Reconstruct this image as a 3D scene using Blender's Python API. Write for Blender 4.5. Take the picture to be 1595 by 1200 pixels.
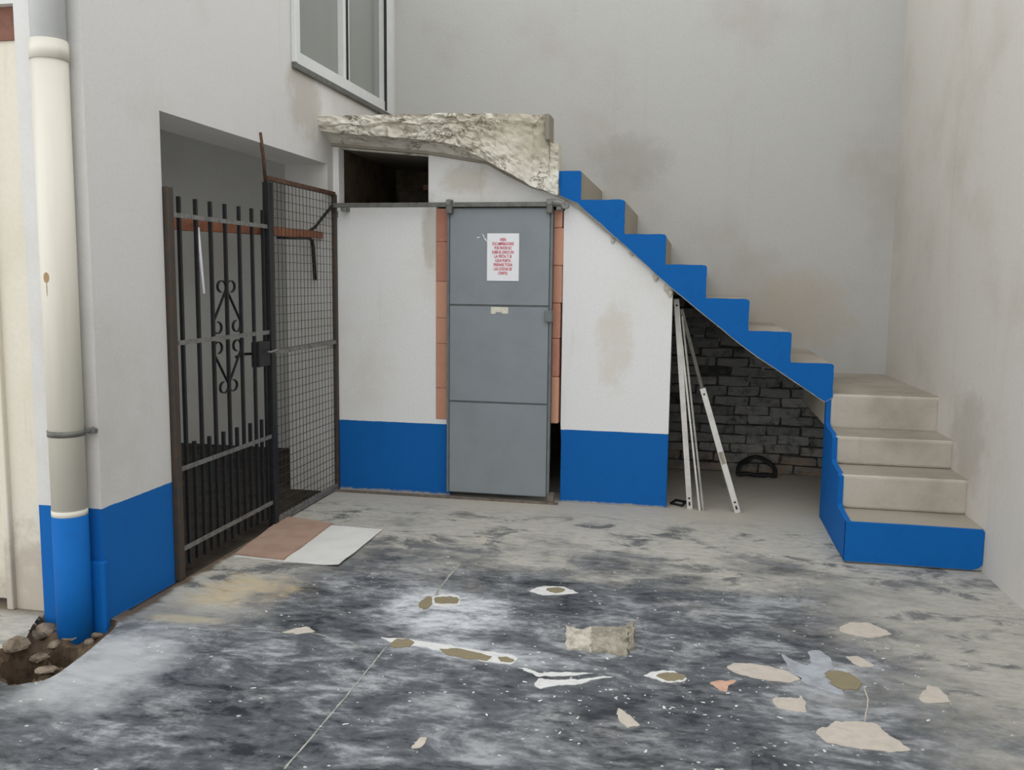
import bpy, bmesh, math, random
from mathutils import Vector, Matrix, noise as mnoise
from mathutils.geometry import tessellate_polygon

for o in list(bpy.data.objects):
    bpy.data.objects.remove(o)
SC = bpy.context.scene
COL = SC.collection

# ------------------------------------------------------------------ camera
FPX, PITCH, YAW, ROLL, CH = 1402.45, -0.1173, 0.1988, 0.0110, 1.4621
Fv = Vector((-math.sin(YAW)*math.cos(PITCH), math.cos(YAW)*math.cos(PITCH), math.sin(PITCH)))
r0 = Vector((math.cos(YAW), math.sin(YAW), 0)); u0 = r0.cross(Fv)
Rv = r0*math.cos(ROLL) + u0*math.sin(ROLL)
Uv = -r0*math.sin(ROLL) + u0*math.cos(ROLL)
cd = bpy.data.cameras.new('camera'); cam = bpy.data.objects.new('camera', cd); COL.objects.link(cam)
cd.sensor_width = 36; cd.sensor_fit = 'HORIZONTAL'; cd.lens = FPX/1595*36; cd.clip_start = .05
m = Matrix((Rv, Uv, -Fv)).transposed().to_4x4(); m.translation = (0, 0, CH)
cam.matrix_world = m
SC.camera = cam

# ------------------------------------------------------------------ light: overcast daylight through the open front
W = bpy.data.worlds.new('overcast'); SC.world = W; W.use_nodes = True
bg = W.node_tree.nodes['Background']
bg.inputs[0].default_value = (.96, .98, 1.0, 1); bg.inputs[1].default_value = 1.0
SC.view_settings.view_transform = 'Standard'; SC.view_settings.look = 'None'
SC.view_settings.gamma = 1; SC.view_settings.use_curve_mapping = False
SC.view_settings.exposure = 0.79

# ------------------------------------------------------------------ pixel helpers (direction only; distance from the surface touched)
def ray(px, py): return Fv + Rv*((px-797.5)/FPX) - Uv*((py-600)/FPX)
O = Vector((0, 0, CH))
def onZ(px, py, Z=0.): d = ray(px, py); return O + d*((Z-CH)/d.z)
def onY(px, py, Y): d = ray(px, py); return O + d*(Y/d.y)
def onX(px, py, X): d = ray(px, py); return O + d*(X/d.x)

# ------------------------------------------------------------------ mesh helpers
def wl(p):
    v = Vector((0, 0, 0))
    while p is not None: v += p.location; p = p.parent
    return v
def mk(name, bm, mat, parent=None, smooth=False, bevel=0, seg=2, label=None):
    bmesh.ops.recalc_face_normals(bm, faces=bm.faces)
    if parent is not None: bmesh.ops.translate(bm, verts=bm.verts, vec=-wl(parent))
    me = bpy.data.meshes.new(name); bm.to_mesh(me); bm.free()
    o = bpy.data.objects.new(name, me); COL.objects.link(o)
    for mt in (mat if isinstance(mat, (list, tuple)) else [mat]): me.materials.append(mt)
    if smooth:
        for p in me.polygons: p.use_smooth = True
    if bevel:
        md = o.modifiers.new('bevel', 'BEVEL'); md.width = bevel; md.segments = seg; md.limit_method = 'ANGLE'; md.angle_limit = math.radians(40)
    if parent is not None: o.parent = parent
    if label: o['label'] = label
    return o
def thing(name, label, cat, loc, group=None):
    o = bpy.data.objects.new(name, None); COL.objects.link(o); o.location = loc; o.empty_display_size = .05
    return tag(o, label, cat, group)
def tag(o, label, cat, group=None):
    o['label'] = label; o['category'] = cat
    if group: o['group'] = group
    return o
def struct(o, label=None, cat=None):
    o['kind'] = 'structure'
    if label: o['label'] = label
    if cat: o['category'] = cat
    return o
def box(bm, x0, x1, y0, y1, z0, z1, mi=0):
    v = [bm.verts.new((x, y, z)) for x in (x0, x1) for y in (y0, y1) for z in (z0, z1)]
    for f in ((0,1,3,2),(4,6,7,5),(0,4,5,1),(2,3,7,6),(0,2,6,4),(1,5,7,3)):
        bm.faces.new([v[i] for i in f]).material_index = mi
    return v
def nb(): return bmesh.new()
def bx(*a):
    b = nb(); box(b, *a); return b
def prism(bm, pts, ax, a, b, mi=0):
    """pts: 2d outline; ax 'y': (x,z) extruded along y; 'x': (y,z) along x; 'z': (x,y) along z"""
    def P(p, t):
        return (p[0], t, p[1]) if ax == 'y' else (t, p[0], p[1]) if ax == 'x' else (p[0], p[1], t)
    A = [bm.verts.new(P(p, a)) for p in pts]; B = [bm.verts.new(P(p, b)) for p in pts]
    n = len(pts)
    if n <= 4:
        bm.faces.new(A).material_index = mi; bm.faces.new(B[::-1]).material_index = mi
    else:
        for t in tessellate_polygon([[Vector((p[0], p[1], 0)) for p in pts]]):
            if len(set(t)) < 3: continue
            bm.faces.new([A[i] for i in t]).material_index = mi; bm.faces.new([B[i] for i in t[::-1]]).material_index = mi
    for i in range(n):
        bm.faces.new((A[i], A[(i+1) % n], B[(i+1) % n], B[i])).material_index = mi
def tube(bm, pts, r, seg=8, cap=True, closed=False, flat=None):
    pts = [Vector(p) for p in pts]; n = len(pts); rings = []
    up = None
    for i, p in enumerate(pts):
        if closed: t = pts[(i+1) % n] - pts[i-1]
        else: t = pts[min(i+1, n-1)] - pts[max(i-1, 0)]
        t.normalize()
        if flat is not None: a = Vector(flat)
        elif up is None: a = Vector((0, 0, 1)) if abs(t.z) < .9 else Vector((1, 0, 0))
        else: a = up
        b = t.cross(a).normalized(); a = b.cross(t).normalized(); up = a
        rr = r[i] if isinstance(r, (list, tuple)) and flat is None else r
        ra, rb = (rr if flat is not None else (rr, rr))
        rings.append([bm.verts.new(p + a*ra*math.cos(2*math.pi*k/seg + math.pi/seg) + b*rb*math.sin(2*math.pi*k/seg + math.pi/seg)) for k in range(seg)])
    for i in range(n if closed else n-1):
        A, B = rings[i], rings[(i+1) % n]
        for k in range(seg): bm.faces.new((A[k], A[(k+1) % seg], B[(k+1) % seg], B[k]))
    if cap and not closed:
        bm.faces.new(rings[0][::-1]); bm.faces.new(rings[-1])
def lerp_tab(tab, x):
    if x <= tab[0][0]: return tab[0][1]
    for (a, fa), (b, fb) in zip(tab, tab[1:]):
        if x <= b: return fa + (fb-fa)*(x-a)/(b-a)
    return tab[-1][1]
def nz(x, y, z, s=1.): return mnoise.noise(Vector((x*s, y*s, z*s)))

# ------------------------------------------------------------------ material helpers
class NT:
    def __init__(s, name):
        s.m = bpy.data.materials.new(name); s.m.use_nodes = True; s.t = s.m.node_tree
        s.b = s.t.nodes['Principled BSDF']; s.p = None
    def new(s, ty): return s.t.nodes.new(ty)
    def put(s, sock, v):
        if isinstance(v, bpy.types.NodeSocket): s.t.links.new(v, sock)
        elif isinstance(v, (tuple, list)) and len(v) == 3 and len(sock.default_value) == 4: sock.default_value = (*v, 1)
        else: sock.default_value = v
    def pos(s, scale=(1, 1, 1), off=(0, 0, 0), obj=False):
        if obj: src = s.new('ShaderNodeTexCoord').outputs['Object']
        else:
            if s.p is None: s.p = s.new('ShaderNodeNewGeometry').outputs['Position']
            src = s.p
        mp = s.new('ShaderNodeMapping'); s.put(mp.inputs[0], src)
        mp.inputs['Scale'].default_value = scale; mp.inputs['Location'].default_value = off
        return mp.outputs[0]
    def xyz(s):
        n = s.new('ShaderNodeSeparateXYZ'); s.pos(); s.put(n.inputs[0], s.p); return n.outputs
    def noise(s, v, sc, det=5, ro=.6, dist=0):
        n = s.new('ShaderNodeTexNoise'); s.put(n.inputs['Vector'], v); n.inputs['Scale'].default_value = sc
        n.inputs['Detail'].default_value = det; n.inputs['Roughness'].default_value = ro; n.inputs['Distortion'].default_value = dist
        return n.outputs[0]
    def vor(s, v, sc):
        n = s.new('ShaderNodeTexVoronoi'); s.put(n.inputs['Vector'], v); n.inputs['Scale'].default_value = sc; return n.outputs['Distance']
    def ss(s, x, a, b, lo=0., hi=1.):
        n = s.new('ShaderNodeMapRange'); n.interpolation_type = 'SMOOTHSTEP'
        if a > b: a, b, lo, hi = b, a, hi, lo
        s.put(n.inputs[0], x)
        for i, v in enumerate((a, b, lo, hi)): n.inputs[i+1].default_value = v
        return n.outputs[0]
    def ma(s, op, a, b=0., c=0.):
        n = s.new('ShaderNodeMath'); n.operation = op
        for i, v in enumerate((a, b, c)): s.put(n.inputs[i], v)
        return n.outputs[0]
    def add(s, *a):
        r = a[0]
        for b in a[1:]: r = s.ma('ADD', r, b)
        return r
    def mul(s, *a):
        r = a[0]
        for b in a[1:]: r = s.ma('MULTIPLY', r, b)
        return r
    def mix(s, f, a, b):
        n = s.new('ShaderNodeMix'); n.data_type = 'RGBA'; n.clamp_factor = True
        s.put(n.inputs[0], f); s.put(n.inputs[6], a); s.put(n.inputs[7], b); return n.outputs[2]
    def ell(s, c, rx, ry, rz=None, soft=.3):
        """1 inside a world-space ellipse (z ignored when rz is None)"""
        X, Y, Z = s.xyz()
        q = s.add(s.ma('POWER', s.mul(s.ma('SUBTRACT', X, c[0]), 1/rx), 2.) if 0 else s.sq(X, c[0], rx), s.sq(Y, c[1], ry)) if rx and ry else None
        if rz: q = s.add(q, s.sq(Z, c[2], rz)) if q is not None else None
        return q
    def sq(s, X, c, r):
        t = s.ma('MULTIPLY', s.ma('SUBTRACT', X, c), 1/r); return s.ma('MULTIPLY', t, t)
    def bump(s, h, strength=.3, dist=.01):
        n = s.new('ShaderNodeBump'); n.inputs['Strength'].default_value = strength; n.inputs['Distance'].default_value = dist
        s.put(n.inputs['Height'], h); s.put(s.b.inputs['Normal'], n.outputs[0])
    def done(s, col, rough=.8, metal=0., spec=.3):
        s.put(s.b.inputs['Base Color'], col); s.put(s.b.inputs['Roughness'], rough); s.put(s.b.inputs['Metallic'], metal)
        s.b.inputs['Specular IOR Level'].default_value = spec
        return s.m

BLUE = (.001, .112, .39)
def plaster(name, base, stain, amt=.5, drip=.3, band=None, bump=.25, dripcol=(.30, .26, .20), fine=60, spots=(), foot=0., cracks=0.):
    s = NT(name); X, Y, Z = s.xyz()
    n1 = s.noise(s.pos(), 1.3, 7, .6); n2 = s.noise(s.pos((9, 9, .7)), 1., 5, .6); n3 = s.noise(s.pos(), fine, 3, .6)
    c = s.mix(s.mul(s.ss(n1, .45, .72), amt), base, stain)
    c = s.mix(s.mul(s.ss(n2, .56, .78), drip), c, dripcol)
    c = s.mix(s.mul(s.ss(n3, .3, .8), .10), c, tuple(v*.55 for v in base))
    for (cx, cy, cz, rx, ry, rz, col, a) in spots:
        q = s.add(s.sq(X, cx, rx), s.sq(Y, cy, ry), s.sq(Z, cz, rz), s.mul(s.ma('SUBTRACT', s.noise(s.pos(), 7, 5, .7), .5), 2.4))
        c = s.mix(s.mul(s.ss(q, 1.1, .1), a), c, col)
    if band is not None:
        e = s.add(Z, s.mul(s.ma('SUBTRACT', s.noise(s.pos(), 14, 3, .6), .5), .008))
        wear = s.mix(s.mul(s.ss(s.noise(s.pos(), 11, 6, .7), .5, .8), .35), BLUE, (.006, .07, .25))
        low = s.add(Z, s.mul(s.ma('SUBTRACT', s.noise(s.pos(), 9, 5, .7), .5), .05))
        wear = s.mix(s.ss(low, .018-foot, .002-foot), wear, (.36, .35, .32))
        c = s.mix(s.ss(e, band+.0015, band-.0015), c, wear)
    if cracks:
        k = s.ma('ABSOLUTE', s.ma('SUBTRACT', s.noise(s.pos((1, 1, 1.8)), 9, 6, .65, .5), .5))
        c = s.mix(s.mul(s.ss(k, .035, .004), cracks, s.ss(s.noise(s.pos(), 4, 3, .5), .4, .6)), c, (.17, .13, .085))
    s.bump(s.add(n3, s.mul(n1, 2.)), bump, .006)
    return s.done(c, .85)
def simple(name, col, rough=.6, metal=0., var=.15, sc=20, spec=.4, bump=0., dark=None):
    s = NT(name); n = s.noise(s.pos(), sc, 5, .65)
    c = s.mix(s.ss(n, .35, .75), col, dark or tuple(v*(1-var*2) for v in col))
    if bump: s.bump(n, bump, .004)
    return s.done(c, rough, metal, spec)

WHITE = (.78, .78, .77)
M = {}
M['left'] = plaster('left_wall_plaster', (.615, .605, .585), (.50, .475, .42), .6, .12, None, spots=[(-2.4, 5.35, 2.55, .2, .28, .3, (.40, .35, .28), .55)])
M['pillar'] = plaster('pillar_plaster', (.615, .605, .585), (.50, .475, .42), .6, .12, .489, foot=.2)
M['partition'] = plaster('partition_plaster', WHITE, (.66, .60, .50), .45, .22, .4852, spots=[(-.50, 5.78, 1.05, .14, .2, .36, (.58, .49, .36), .35), (-1.72, 5.78, 1.75, .07, .2, .3, (.45, .42, .34), .6), (-1.5, 5.78, 2.1, .2, .2, .12, (.5, .45, .36), .5)])
M['back'] = plaster('back_wall_plaster', (.47, .465, .44), (.40, .37, .32), .7, .10, spots=[(-.52, 7.05, 2.35, .35, .3, .25, (.28, .27, .24), .32), (.75, 7.05, 1.25, .5, .3, .35, (.44, .38, .30), .5)])
M['right'] = plaster('right_wall_plaster', (.59, .56, .51), (.49, .44, .37), .7, .12, spots=[(1.45, 5.2, .6, .2, .35, .35, (.36, .32, .26), .5)])
M['grey_room'] = plaster('inner_room_plaster', (.60, .61, .61), (.48, .48, .47), .6, .1)
M['cream'] = plaster('cream_paint', (.66, .62, .52), (.56, .48, .37), .6, .3, None, spots=[(-2.8, 3.3, .0, .3, .3, .4, (.38, .32, .26), .7)])
M['concrete'] = plaster('stair_concrete', (.34, .305, .25), (.23, .205, .165), .8, .2, dripcol=(.26, .23, .19), bump=.4)
M['riser'] = plaster('riser_plaster', (.50, .46, .395), (.34, .305, .25), 1., .35, dripcol=(.3, .27, .21), bump=.4)
M['beam'] = plaster('crumbling_plaster', (.80, .775, .69), (.46, .41, .31), .9, .35, bump=1., fine=30, cracks=.9, dripcol=(.28, .25, .18))
M['chips'] = simple('chipped_plaster', (.70, .66, .56), .9, 0, .3, 25, .2, .5, (.36, .30, .20))
def blue_mat():
    s = NT('blue_paint'); n = s.noise(s.pos(), 10, 6, .7); n2 = s.noise(s.pos(), 55, 3, .6)
    c = s.mix(s.mul(s.ss(n, .5, .8), .4), BLUE, (.005, .065, .24)); s.bump(s.add(n, n2), .3, .006)
    return s.done(c, .7, 0, .2)
M['blue'] = blue_mat()
M['iron'] = simple('black_iron', (.022, .023, .024), .5, .3, .2, 30)
M['iron_grey'] = simple('worn_grey_iron', (.24, .235, .22), .55, .4, .25, 30)
M['mesh_frame'] = simple('mesh_frame_iron', (.06, .055, .05), .6, .3, .25, 25, dark=(.10, .06, .035))
M['wire'] = simple('rusty_wire', (.075, .065, .055), .6, .4, .3, 40)
M['rust'] = simple('rust', (.13, .075, .05), .9, .1, .3, 30, .2, .3)
M['wood'] = simple('reddish_timber', (.30, .125, .07), .8, 0, .25, 9, .2, .3, (.17, .07, .04))
M['steel'] = simple('grey_door_paint', (.235, .262, .278), .5, .0, .06, 4, .4)
M['steel_dk'] = simple('grey_door_frame', (.16, .175, .18), .5, .1, .12, 14, .4)
M['rail'] = simple('dull_rail_steel', (.17, .17, .155), .55, .4, .2, 25)
M['track'] = simple('rusty_track', (.20, .165, .135), .8, .2, .25, 25)
M['paper'] = simple('white_paper', (.86, .86, .88), .8, 0, .02, 12, .1)
M['red'] = simple('red_print', (.62, .06, .09), .8, 0, .05, 30, .1)
M['ivory'] = simple('ivory_sticker', (.72, .70, .58), .7, 0, .1, 60, .2)
M['alu'] = simple('white_profile', (.62, .60, .55), .5, .1, .10, 12, .4)
M['alu_dk'] = simple('grey_profile', (.36, .34, .30), .5, .2, .15, 12, .4)
M['black'] = simple('black_rubber', (.012, .012, .013), .6, 0, .2, 30)
M['white_frame'] = simple('white_window_frame', (.66, .67, .65), .45, 0, .04, 8)
M['pvc_grey'] = simple('grey_white_pvc', (.60, .61, .60), .45, 0, .05, 7)
M['board'] = simple('brown_hardboard', (.42, .285, .215), .8, 0, .10, 8, .2, .1)
M['board_edge'] = M['board']
M['sheet'] = simple('white_sheet', (.74, .73, .69), .7, 0, .05, 6, .2)
M['mortar'] = simple('grey_mortar', (.36, .335, .27), .95, 0, .3, 22, .1, .8, (.20, .18, .14))
M['mortar_lt'] = simple('pale_mortar', (.55, .51, .43), .95, 0, .2, 22, .1, .8)
M['plaster_white'] = simple('dried_white_plaster', (.68, .68, .66), .9, 0, .08, 30, .15)
M['plaster_beige'] = simple('bare_beige_cement', (.53, .475, .41), .95, 0, .08, 25, .15)
M['plaster_pink'] = simple('bare_pink_cement', (.60, .38, .28), .95, 0, .12, 30, .15)
M['joint'] = simple('cement_joint', (.40, .385, .34), .95, 0, .3, 30, .1, .3, (.20, .20, .19))
M['wash'] = simple('thin_grey_wash', (.40, .42, .45), .9, 0, .12, 9, .15, 0, (.24, .255, .275))
M['mud'] = simple('wet_tan_mud', (.245, .205, .125), .6, 0, .05, 25, .3)
M['dirt'] = simple('loose_dirt', (.125, .088, .058), 1., 0, .3, 11, .1, 1., (.035, .025, .018))
M['rubble'] = simple('rubble', (.27, .22, .165), 1., 0, .25, 18, .1, .8, (.11, .085, .06))
M['inner_floor'] = simple('dark_soil_floor', (.060, .048, .036), .95, 0, .3, 5, .1, .6, (.022, .019, .016))
M['sooty'] = simple('sooty_mortar', (.085, .083, .078), 1., 0, .3, 12, .1, .8)
M['closet'] = simple('dark_brown_lining', (.13, .095, .06), .95, 0, .3, 7, .1, .6, (.05, .04, .03))
M['dark_wood'] = simple('dark_brown_wood', (.20, .09, .06), .8, 0, .2, 9)
def glass():
    s = NT('dusty_glass'); n = s.noise(s.pos((6, 2, .3)), 1, 3, .5)
    return s.done(s.mix(n, (.17, .18, .165), (.27, .28, .26)), .18, 0, .6)
M['glass'] = glass()
def terracotta():
    s = NT('terracotta'); oi = s.new('ShaderNodeObjectInfo').outputs['Random']; n = s.noise(s.pos(), 25, 5, .6)
    c = s.mix(oi, (.58, .31, .21), (.44, .20, .14)); c = s.mix(s.mul(s.ss(n, .4, .8), .4), c, (.60, .33, .22))
    s.bump(n, .3, .004); return s.done(c, .9, 0, .2)
M['terracotta'] = terracotta()
def soot_brick():
    s = NT('painted_brick'); oi = s.new('ShaderNodeObjectInfo').outputs['Random']; n = s.noise(s.pos(), 14, 7, .7); X, Y, Z = s.xyz()
    c = s.mix(oi, (.17, .17, .165), (.27, .265, .25)); c = s.mix(s.ss(n, .45, .75), c, (.07, .07, .065))
    low = s.ss(s.add(Z, s.mul(n, .3)), .42, .12)
    c = s.mix(s.mul(low, s.ss(s.noise(s.pos(), 5, 4, .6), .4, .6)), c, (.30, .22, .16))
    s.bump(n, .9, .012); return s.done(c, .95, 0, .15)
M['brick'] = soot_brick()
def pipe_mat():
    s = NT('ivory_pvc'); X, Y, Z = s.xyz(); n = s.noise(s.pos((14, 14, 1.2)), 1, 5, .6); n2 = s.noise(s.pos(), 30, 3, .6)
    c = s.mix(s.mul(s.ss(n, .45, .75), .5), (.64, .61, .525), (.54, .50, .415))
    q = s.add(s.sq(X, -2.500, .014), s.sq(Z, 1.447, .021)); c = s.mix(s.mul(s.ss(q, 1.15, .85), s.ss(Y, 3.18, 3.16)), c, (.30, .19, .08))
    q = s.add(s.sq(X, -2.499, .003), s.sq(Z, 1.405, .035)); c = s.mix(s.mul(s.ss(q, 1.15, .6), s.ss(Y, 3.18, 3.16)), c, (.30, .23, .14))
    return s.done(c, .45, 0, .4)
M['pvc'] = pipe_mat()
def floor_mat():
    s = NT('worn_painted_floor'); X, Y, Z = s.xyz()
    big = s.noise(s.pos((.8, 1.3, 1)), 1.5, 3, .5, .4)
    mid = s.noise(s.pos((.92, 1.4, 1), (3, 1, 0)), 4.2, 8, .68, .6)
    fine = s.noise(s.pos((.75, 1.6, 1)), 17, 6, .7)
    grit = s.noise(s.pos(), 110, 2, .5)
    wob = s.ma('SUBTRACT', s.noise(s.pos((.8, 1.2, 1), (7, 3, 0)), 2.6, 8, .7), .5)
    cl = s.noise(s.pos((1., 1.5, 1), (11, 4, 0)), 2.3, 6, .65, .8)
    mott = s.add(s.mul(s.ma('SUBTRACT', mid, .5), 2.0), s.mul(s.ma('SUBTRACT', big, .5), 1.0), s.mul(s.ma('SUBTRACT', fine, .5), 1.1), .5)
    c = s.mix(s.ss(mott, .12, .50), (.018, .022, .027), (.085, .093, .102))
    c = s.mix(s.ss(mott, .45, 1.0), c, (.34, .35, .36))
    c = s.mix(s.mul(s.ss(cl, .52, .72), s.ss(fine, .3, .65), .75), c, (.34, .345, .345))
    # bare, dusty concrete: back of the yard, along the gate, along the right wall
    by = s.ss(s.add(Y, s.mul(wob, 3.2)), 4.0, 5.0)
    rx = s.mul(s.ss(s.add(X, s.mul(wob, 1.9), s.mul(Y, .22)), 1.15, 2.0), .85)
    lx = s.mul(s.ss(s.add(X, s.mul(wob, .9)), -1.60, -2.1), s.ss(s.add(Y, s.mul(wob, .6)), 3.2, 3.6))
    pk = s.ss(X, -2.52, -2.6)
    bare = s.ma('MAXIMUM', s.ma('MAXIMUM', by, rx), s.ma('MAXIMUM', lx, pk))
    bc = s.mix(s.ss(fine, .35, .7), (.50, .475, .415), (.37, .36, .32))
    bc = s.mix(s.mul(s.ss(s.add(mid, s.mul(s.ma('SUBTRACT', cl, .5), .6)), .50, .66), .85, s.ss(Y, 5.65, 5.2)), bc, (.075, .08, .085))
    bc = s.mix(s.mul(s.ss(Y, 5.3, 5.7), .85), bc, (.50, .46, .39))
    c = s.mix(bare, c, bc)
    # pale washed band in front of the pit and bottom left
    pl = s.add(s.sq(X, -2.10, .34), s.sq(Y, 2.85, .50), s.mul(wob, 2.8))
    c = s.mix(s.mul(s.ss(pl, 1.1, -.2), .8), c, (.46, .47, .47))
    streak = s.ss(s.add(s.mul(fine, .6), s.mul(mid, .6)), .42, .72, .25, 1.)
    # white plaster smear
    ring = s.add(s.sq(X, -1.02, .36), s.sq(Y, 3.70, .36), s.mul(wob, 3.6))
    c = s.mix(s.mul(s.ss(ring, 1.15, .1), .95, streak), c, (.60, .62, .64))
    ring2 = s.add(s.sq(X, -.75, .50), s.sq(Y, 3.30, .12), s.mul(wob, 4.))
    c = s.mix(s.mul(s.ss(ring2, 1.1, .1), .8, streak), c, (.50, .52, .54))
    ring3 = s.add(s.sq(X, .50, .20), s.sq(Y, 3.30, .22), s.mul(wob, 4.))
    c = s.mix(s.mul(s.ss(ring3, 1.1, .1), .7, streak), c, (.50, .51, .52))
    # ochre stain
    och = s.add(s.sq(X, -1.93, .36), s.sq(Y, 3.74, .30), s.mul(wob, 5.5))
    c = s.mix(s.mul(s.ss(och, 1., -.6), .75), c, (.60, .46, .25))
    och2 = s.add(s.sq(X, -2.08, .24), s.sq(Y, 3.36, .06), s.mul(wob, 4.5))
    c = s.mix(s.mul(s.ss(och2, .9, -.3), .6), c, (.52, .45, .30))
    # paint specks
    sp = s.add(s.vor(s.pos((1, 1.2, 1)), 17), s.mul(s.ma('SUBTRACT', s.noise(s.pos(), 3, 2, .5), .5), -.35))
    c = s.mix(s.mul(s.ss(sp, .10, .055), s.ss(s.noise(s.pos(), 40, 2, .6), .35, .5)), c, (.55, .54, .51))
    sc_ = s.ss(s.noise(s.pos((1.4, 9, 1), (2, 5, 0)), 6, 4, .6), .69, .74)
    c = s.mix(s.mul(sc_, .55), c, (.40, .40, .39))
    c = s.mix(s.ss(Y, 1.7, 1.2), c, (.36, .35, .33))   # unseen floor behind the camera, made paler to bounce light onto the walls
    # soil spilled along the gate threshold
    th = s.mul(s.ss(s.add(X, s.mul(wob, .16)), -2.315, -2.36), s.ss(s.add(Y, s.mul(wob, .3)), 4.95, 4.8))
    c = s.mix(s.mul(th, s.ss(Y, 3.2, 3.35)), c, (.12, .085, .055))
    s.bump(s.add(s.mul(mid, 1.5), fine, s.mul(grit, .3)), .25, .006)
    return s.done(c, s.ss(mott, .2, .8, .5, .75), 0, .35)
M['floor'] = floor_mat()

# ================================================================== THE SETTING
XL, XLI, YB = -2.40, -2.70, 7.07
H = 4.1
def xr(y): return 1.483 + (4.85-y)*.037

# floor with the broken pit beside the pillar
PIT = [onZ(*p) for p in [(-40,1056),(0,1061),(18,1069),(50,1063),(75,1058),(93,1048),(120,1028),(143,1010),(160,995),(176,981),(186,968),(163,963),(135,955),(100,955),(62,958),(50,975),(42,992),(25,1003),(0,1011),(-40,1020)]]
PIT = [(p.x, p.y) for p in PIT]
def inpoly(x, y, P):
    c = False
    for (x1, y1), (x2, y2) in zip(P, P[1:]+P[:1]):
        if (y1 > y) != (y2 > y) and x < (x2-x1)*(y-y1)/(y2-y1)+x1: c = not c
    return c
def dpoly(x, y, P):
    d = 9
    for (x1, y1), (x2, y2) in zip(P, P[1:]+P[:1]):
        L = (x2-x1)**2+(y2-y1)**2; t = max(0, min(1, ((x-x1)*(x2-x1)+(y-y1)*(y2-y1))/L))
        d = min(d, math.hypot(x-x1-t*(x2-x1), y-y1-t*(y2-y1)))
    return d
HOLES = [(onZ(40, 1046, -.085), .062), (onZ(98, 1031, -.085), .042)]
def pit_z(x, y):
    if not inpoly(x, y, PIT): return 0.
    d = dpoly(x, y, PIT)
    z = -min(1, d/.05)*(.035 + .05*max(0, min(1, (3.08-y)/.2))) - .015 + .045*nz(x, y, 0, 9) + .02*nz(x, y, 3, 25)
    for h, r in HOLES:
        q = math.hypot(x-h.x, y-h.y)/r
        if q < 1.3: z -= .34*max(0, 1-(q/1.3)**4)
    return min(z, -.012)
bm = nb()
gx0, gx1, gy0, gy1, st = -3.10, -2.10, 2.40, 3.40, .0125
nx = int(round((gx1-gx0)/st)); ny = int(round((gy1-gy0)/st))
g = [[bm.verts.new((gx0+i*st, gy0+j*st, pit_z(gx0+i*st, gy0+j*st))) for j in range(ny+1)] for i in range(nx+1)]
for gr in g:                      # broken edge of the slab: pull the nearest grid points onto the outline
    for v in gr:
        d, bp = 9, None
        for (xa, ya), (xb, yb) in zip(PIT, PIT[1:]+PIT[:1]):
            L = (xb-xa)**2+(yb-ya)**2; t = max(0, min(1, ((v.co.x-xa)*(xb-xa)+(v.co.y-ya)*(yb-ya))/L))
            q = (xa+t*(xb-xa), ya+t*(yb-ya)); e = math.hypot(v.co.x-q[0], v.co.y-q[1])
            if e < d: d, bp = e, q
        if d < .0075: v.co = (bp[0], bp[1], 0)
for i in range(nx):
    for j in range(ny):
        f = bm.faces.new((g[i][j], g[i+1][j], g[i+1][j+1], g[i][j+1]))
        if sum(v.co.z for v in f.verts)/4 < -.004: f.material_index = 1
x0, x1, y0, y1 = -6.5, 1.75, -6., 7.3
def quad(a, b, c, d): bm.faces.new([bm.verts.new((p[0], p[1], 0)) for p in (a, b, c, d)])
quad((x0, y0), (x1, y0), (x1, gy0), (x0, gy0)); quad((gx1, gy0), (x1, gy0), (x1, gy1), (gx1, gy1))
quad((x0, gy0), (gx0, gy0), (gx0, gy1), (x0, gy1)); quad((XL+.02, gy1), (x1, gy1), (x1, y1), (XL+.02, y1))
FLOOR = struct(mk('floor', bm, [M['floor'], M['dirt']]), 'worn dark painted concrete floor with pale splashes')
bm = nb(); box(bm, -6.5, XL+.03, gy1, 7.4, -.05, -.004)
struct(mk('floor_inner_room', bm, M['inner_floor']), 'dark soil floor of the room behind the gate')

# left wall: pillar, lintel over the gate opening, pier, window hole
YP, YO, YJ, ZL = 3.263, 3.78, 5.685, 2.20
WY0, WY1, WZ0, WZ1 = 5.19, 6.98, 2.73, 3.95
bm = nb()
box(bm, XLI, XL, YP, YO, -.12, ZL, 1)
box(bm, XLI, XL, YP, WY0, ZL, H, 0)
box(bm, XLI, XL, YJ, YB+.1, 0, ZL, 0)
box(bm, XLI, XL, WY0, YB+.1, ZL, WZ0, 0)
box(bm, XLI, XL, WY0, YB+.1, WZ1, H, 0)
box(bm, XLI, XL, WY1, YB+.1, WZ0, WZ1, 0)
WLEFT = struct(mk('wall_left', bm, [M['left'], M['pillar']]), 'white left wall with gate opening and blue painted base')
bm = nb(); prism(bm, [(-2.452, 3.240), (-2.394, 3.240), (-2.388, 3.250), (-2.388, 3.276), (-2.46, 3.276)], 'z', -.06, .265)
mk('corner_patch', bm, M['blue'], WLEFT, bevel=.008)

bm = nb(); box(bm, XLI-3, 1.8, YB, YB+.15, 0, H)
WBACK = struct(mk('wall_back', bm, M['back']), 'grey plastered back wall behind the stairs')
bm = nb(); prism(bm, [(xr(-1), -1), (xr(7.2), 7.2), (1.9, 7.2), (1.9, -1)], 'z', 0, H)
struct(mk('wall_right', bm, M['right']), 'beige plastered wall on the right of the stairs')
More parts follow.
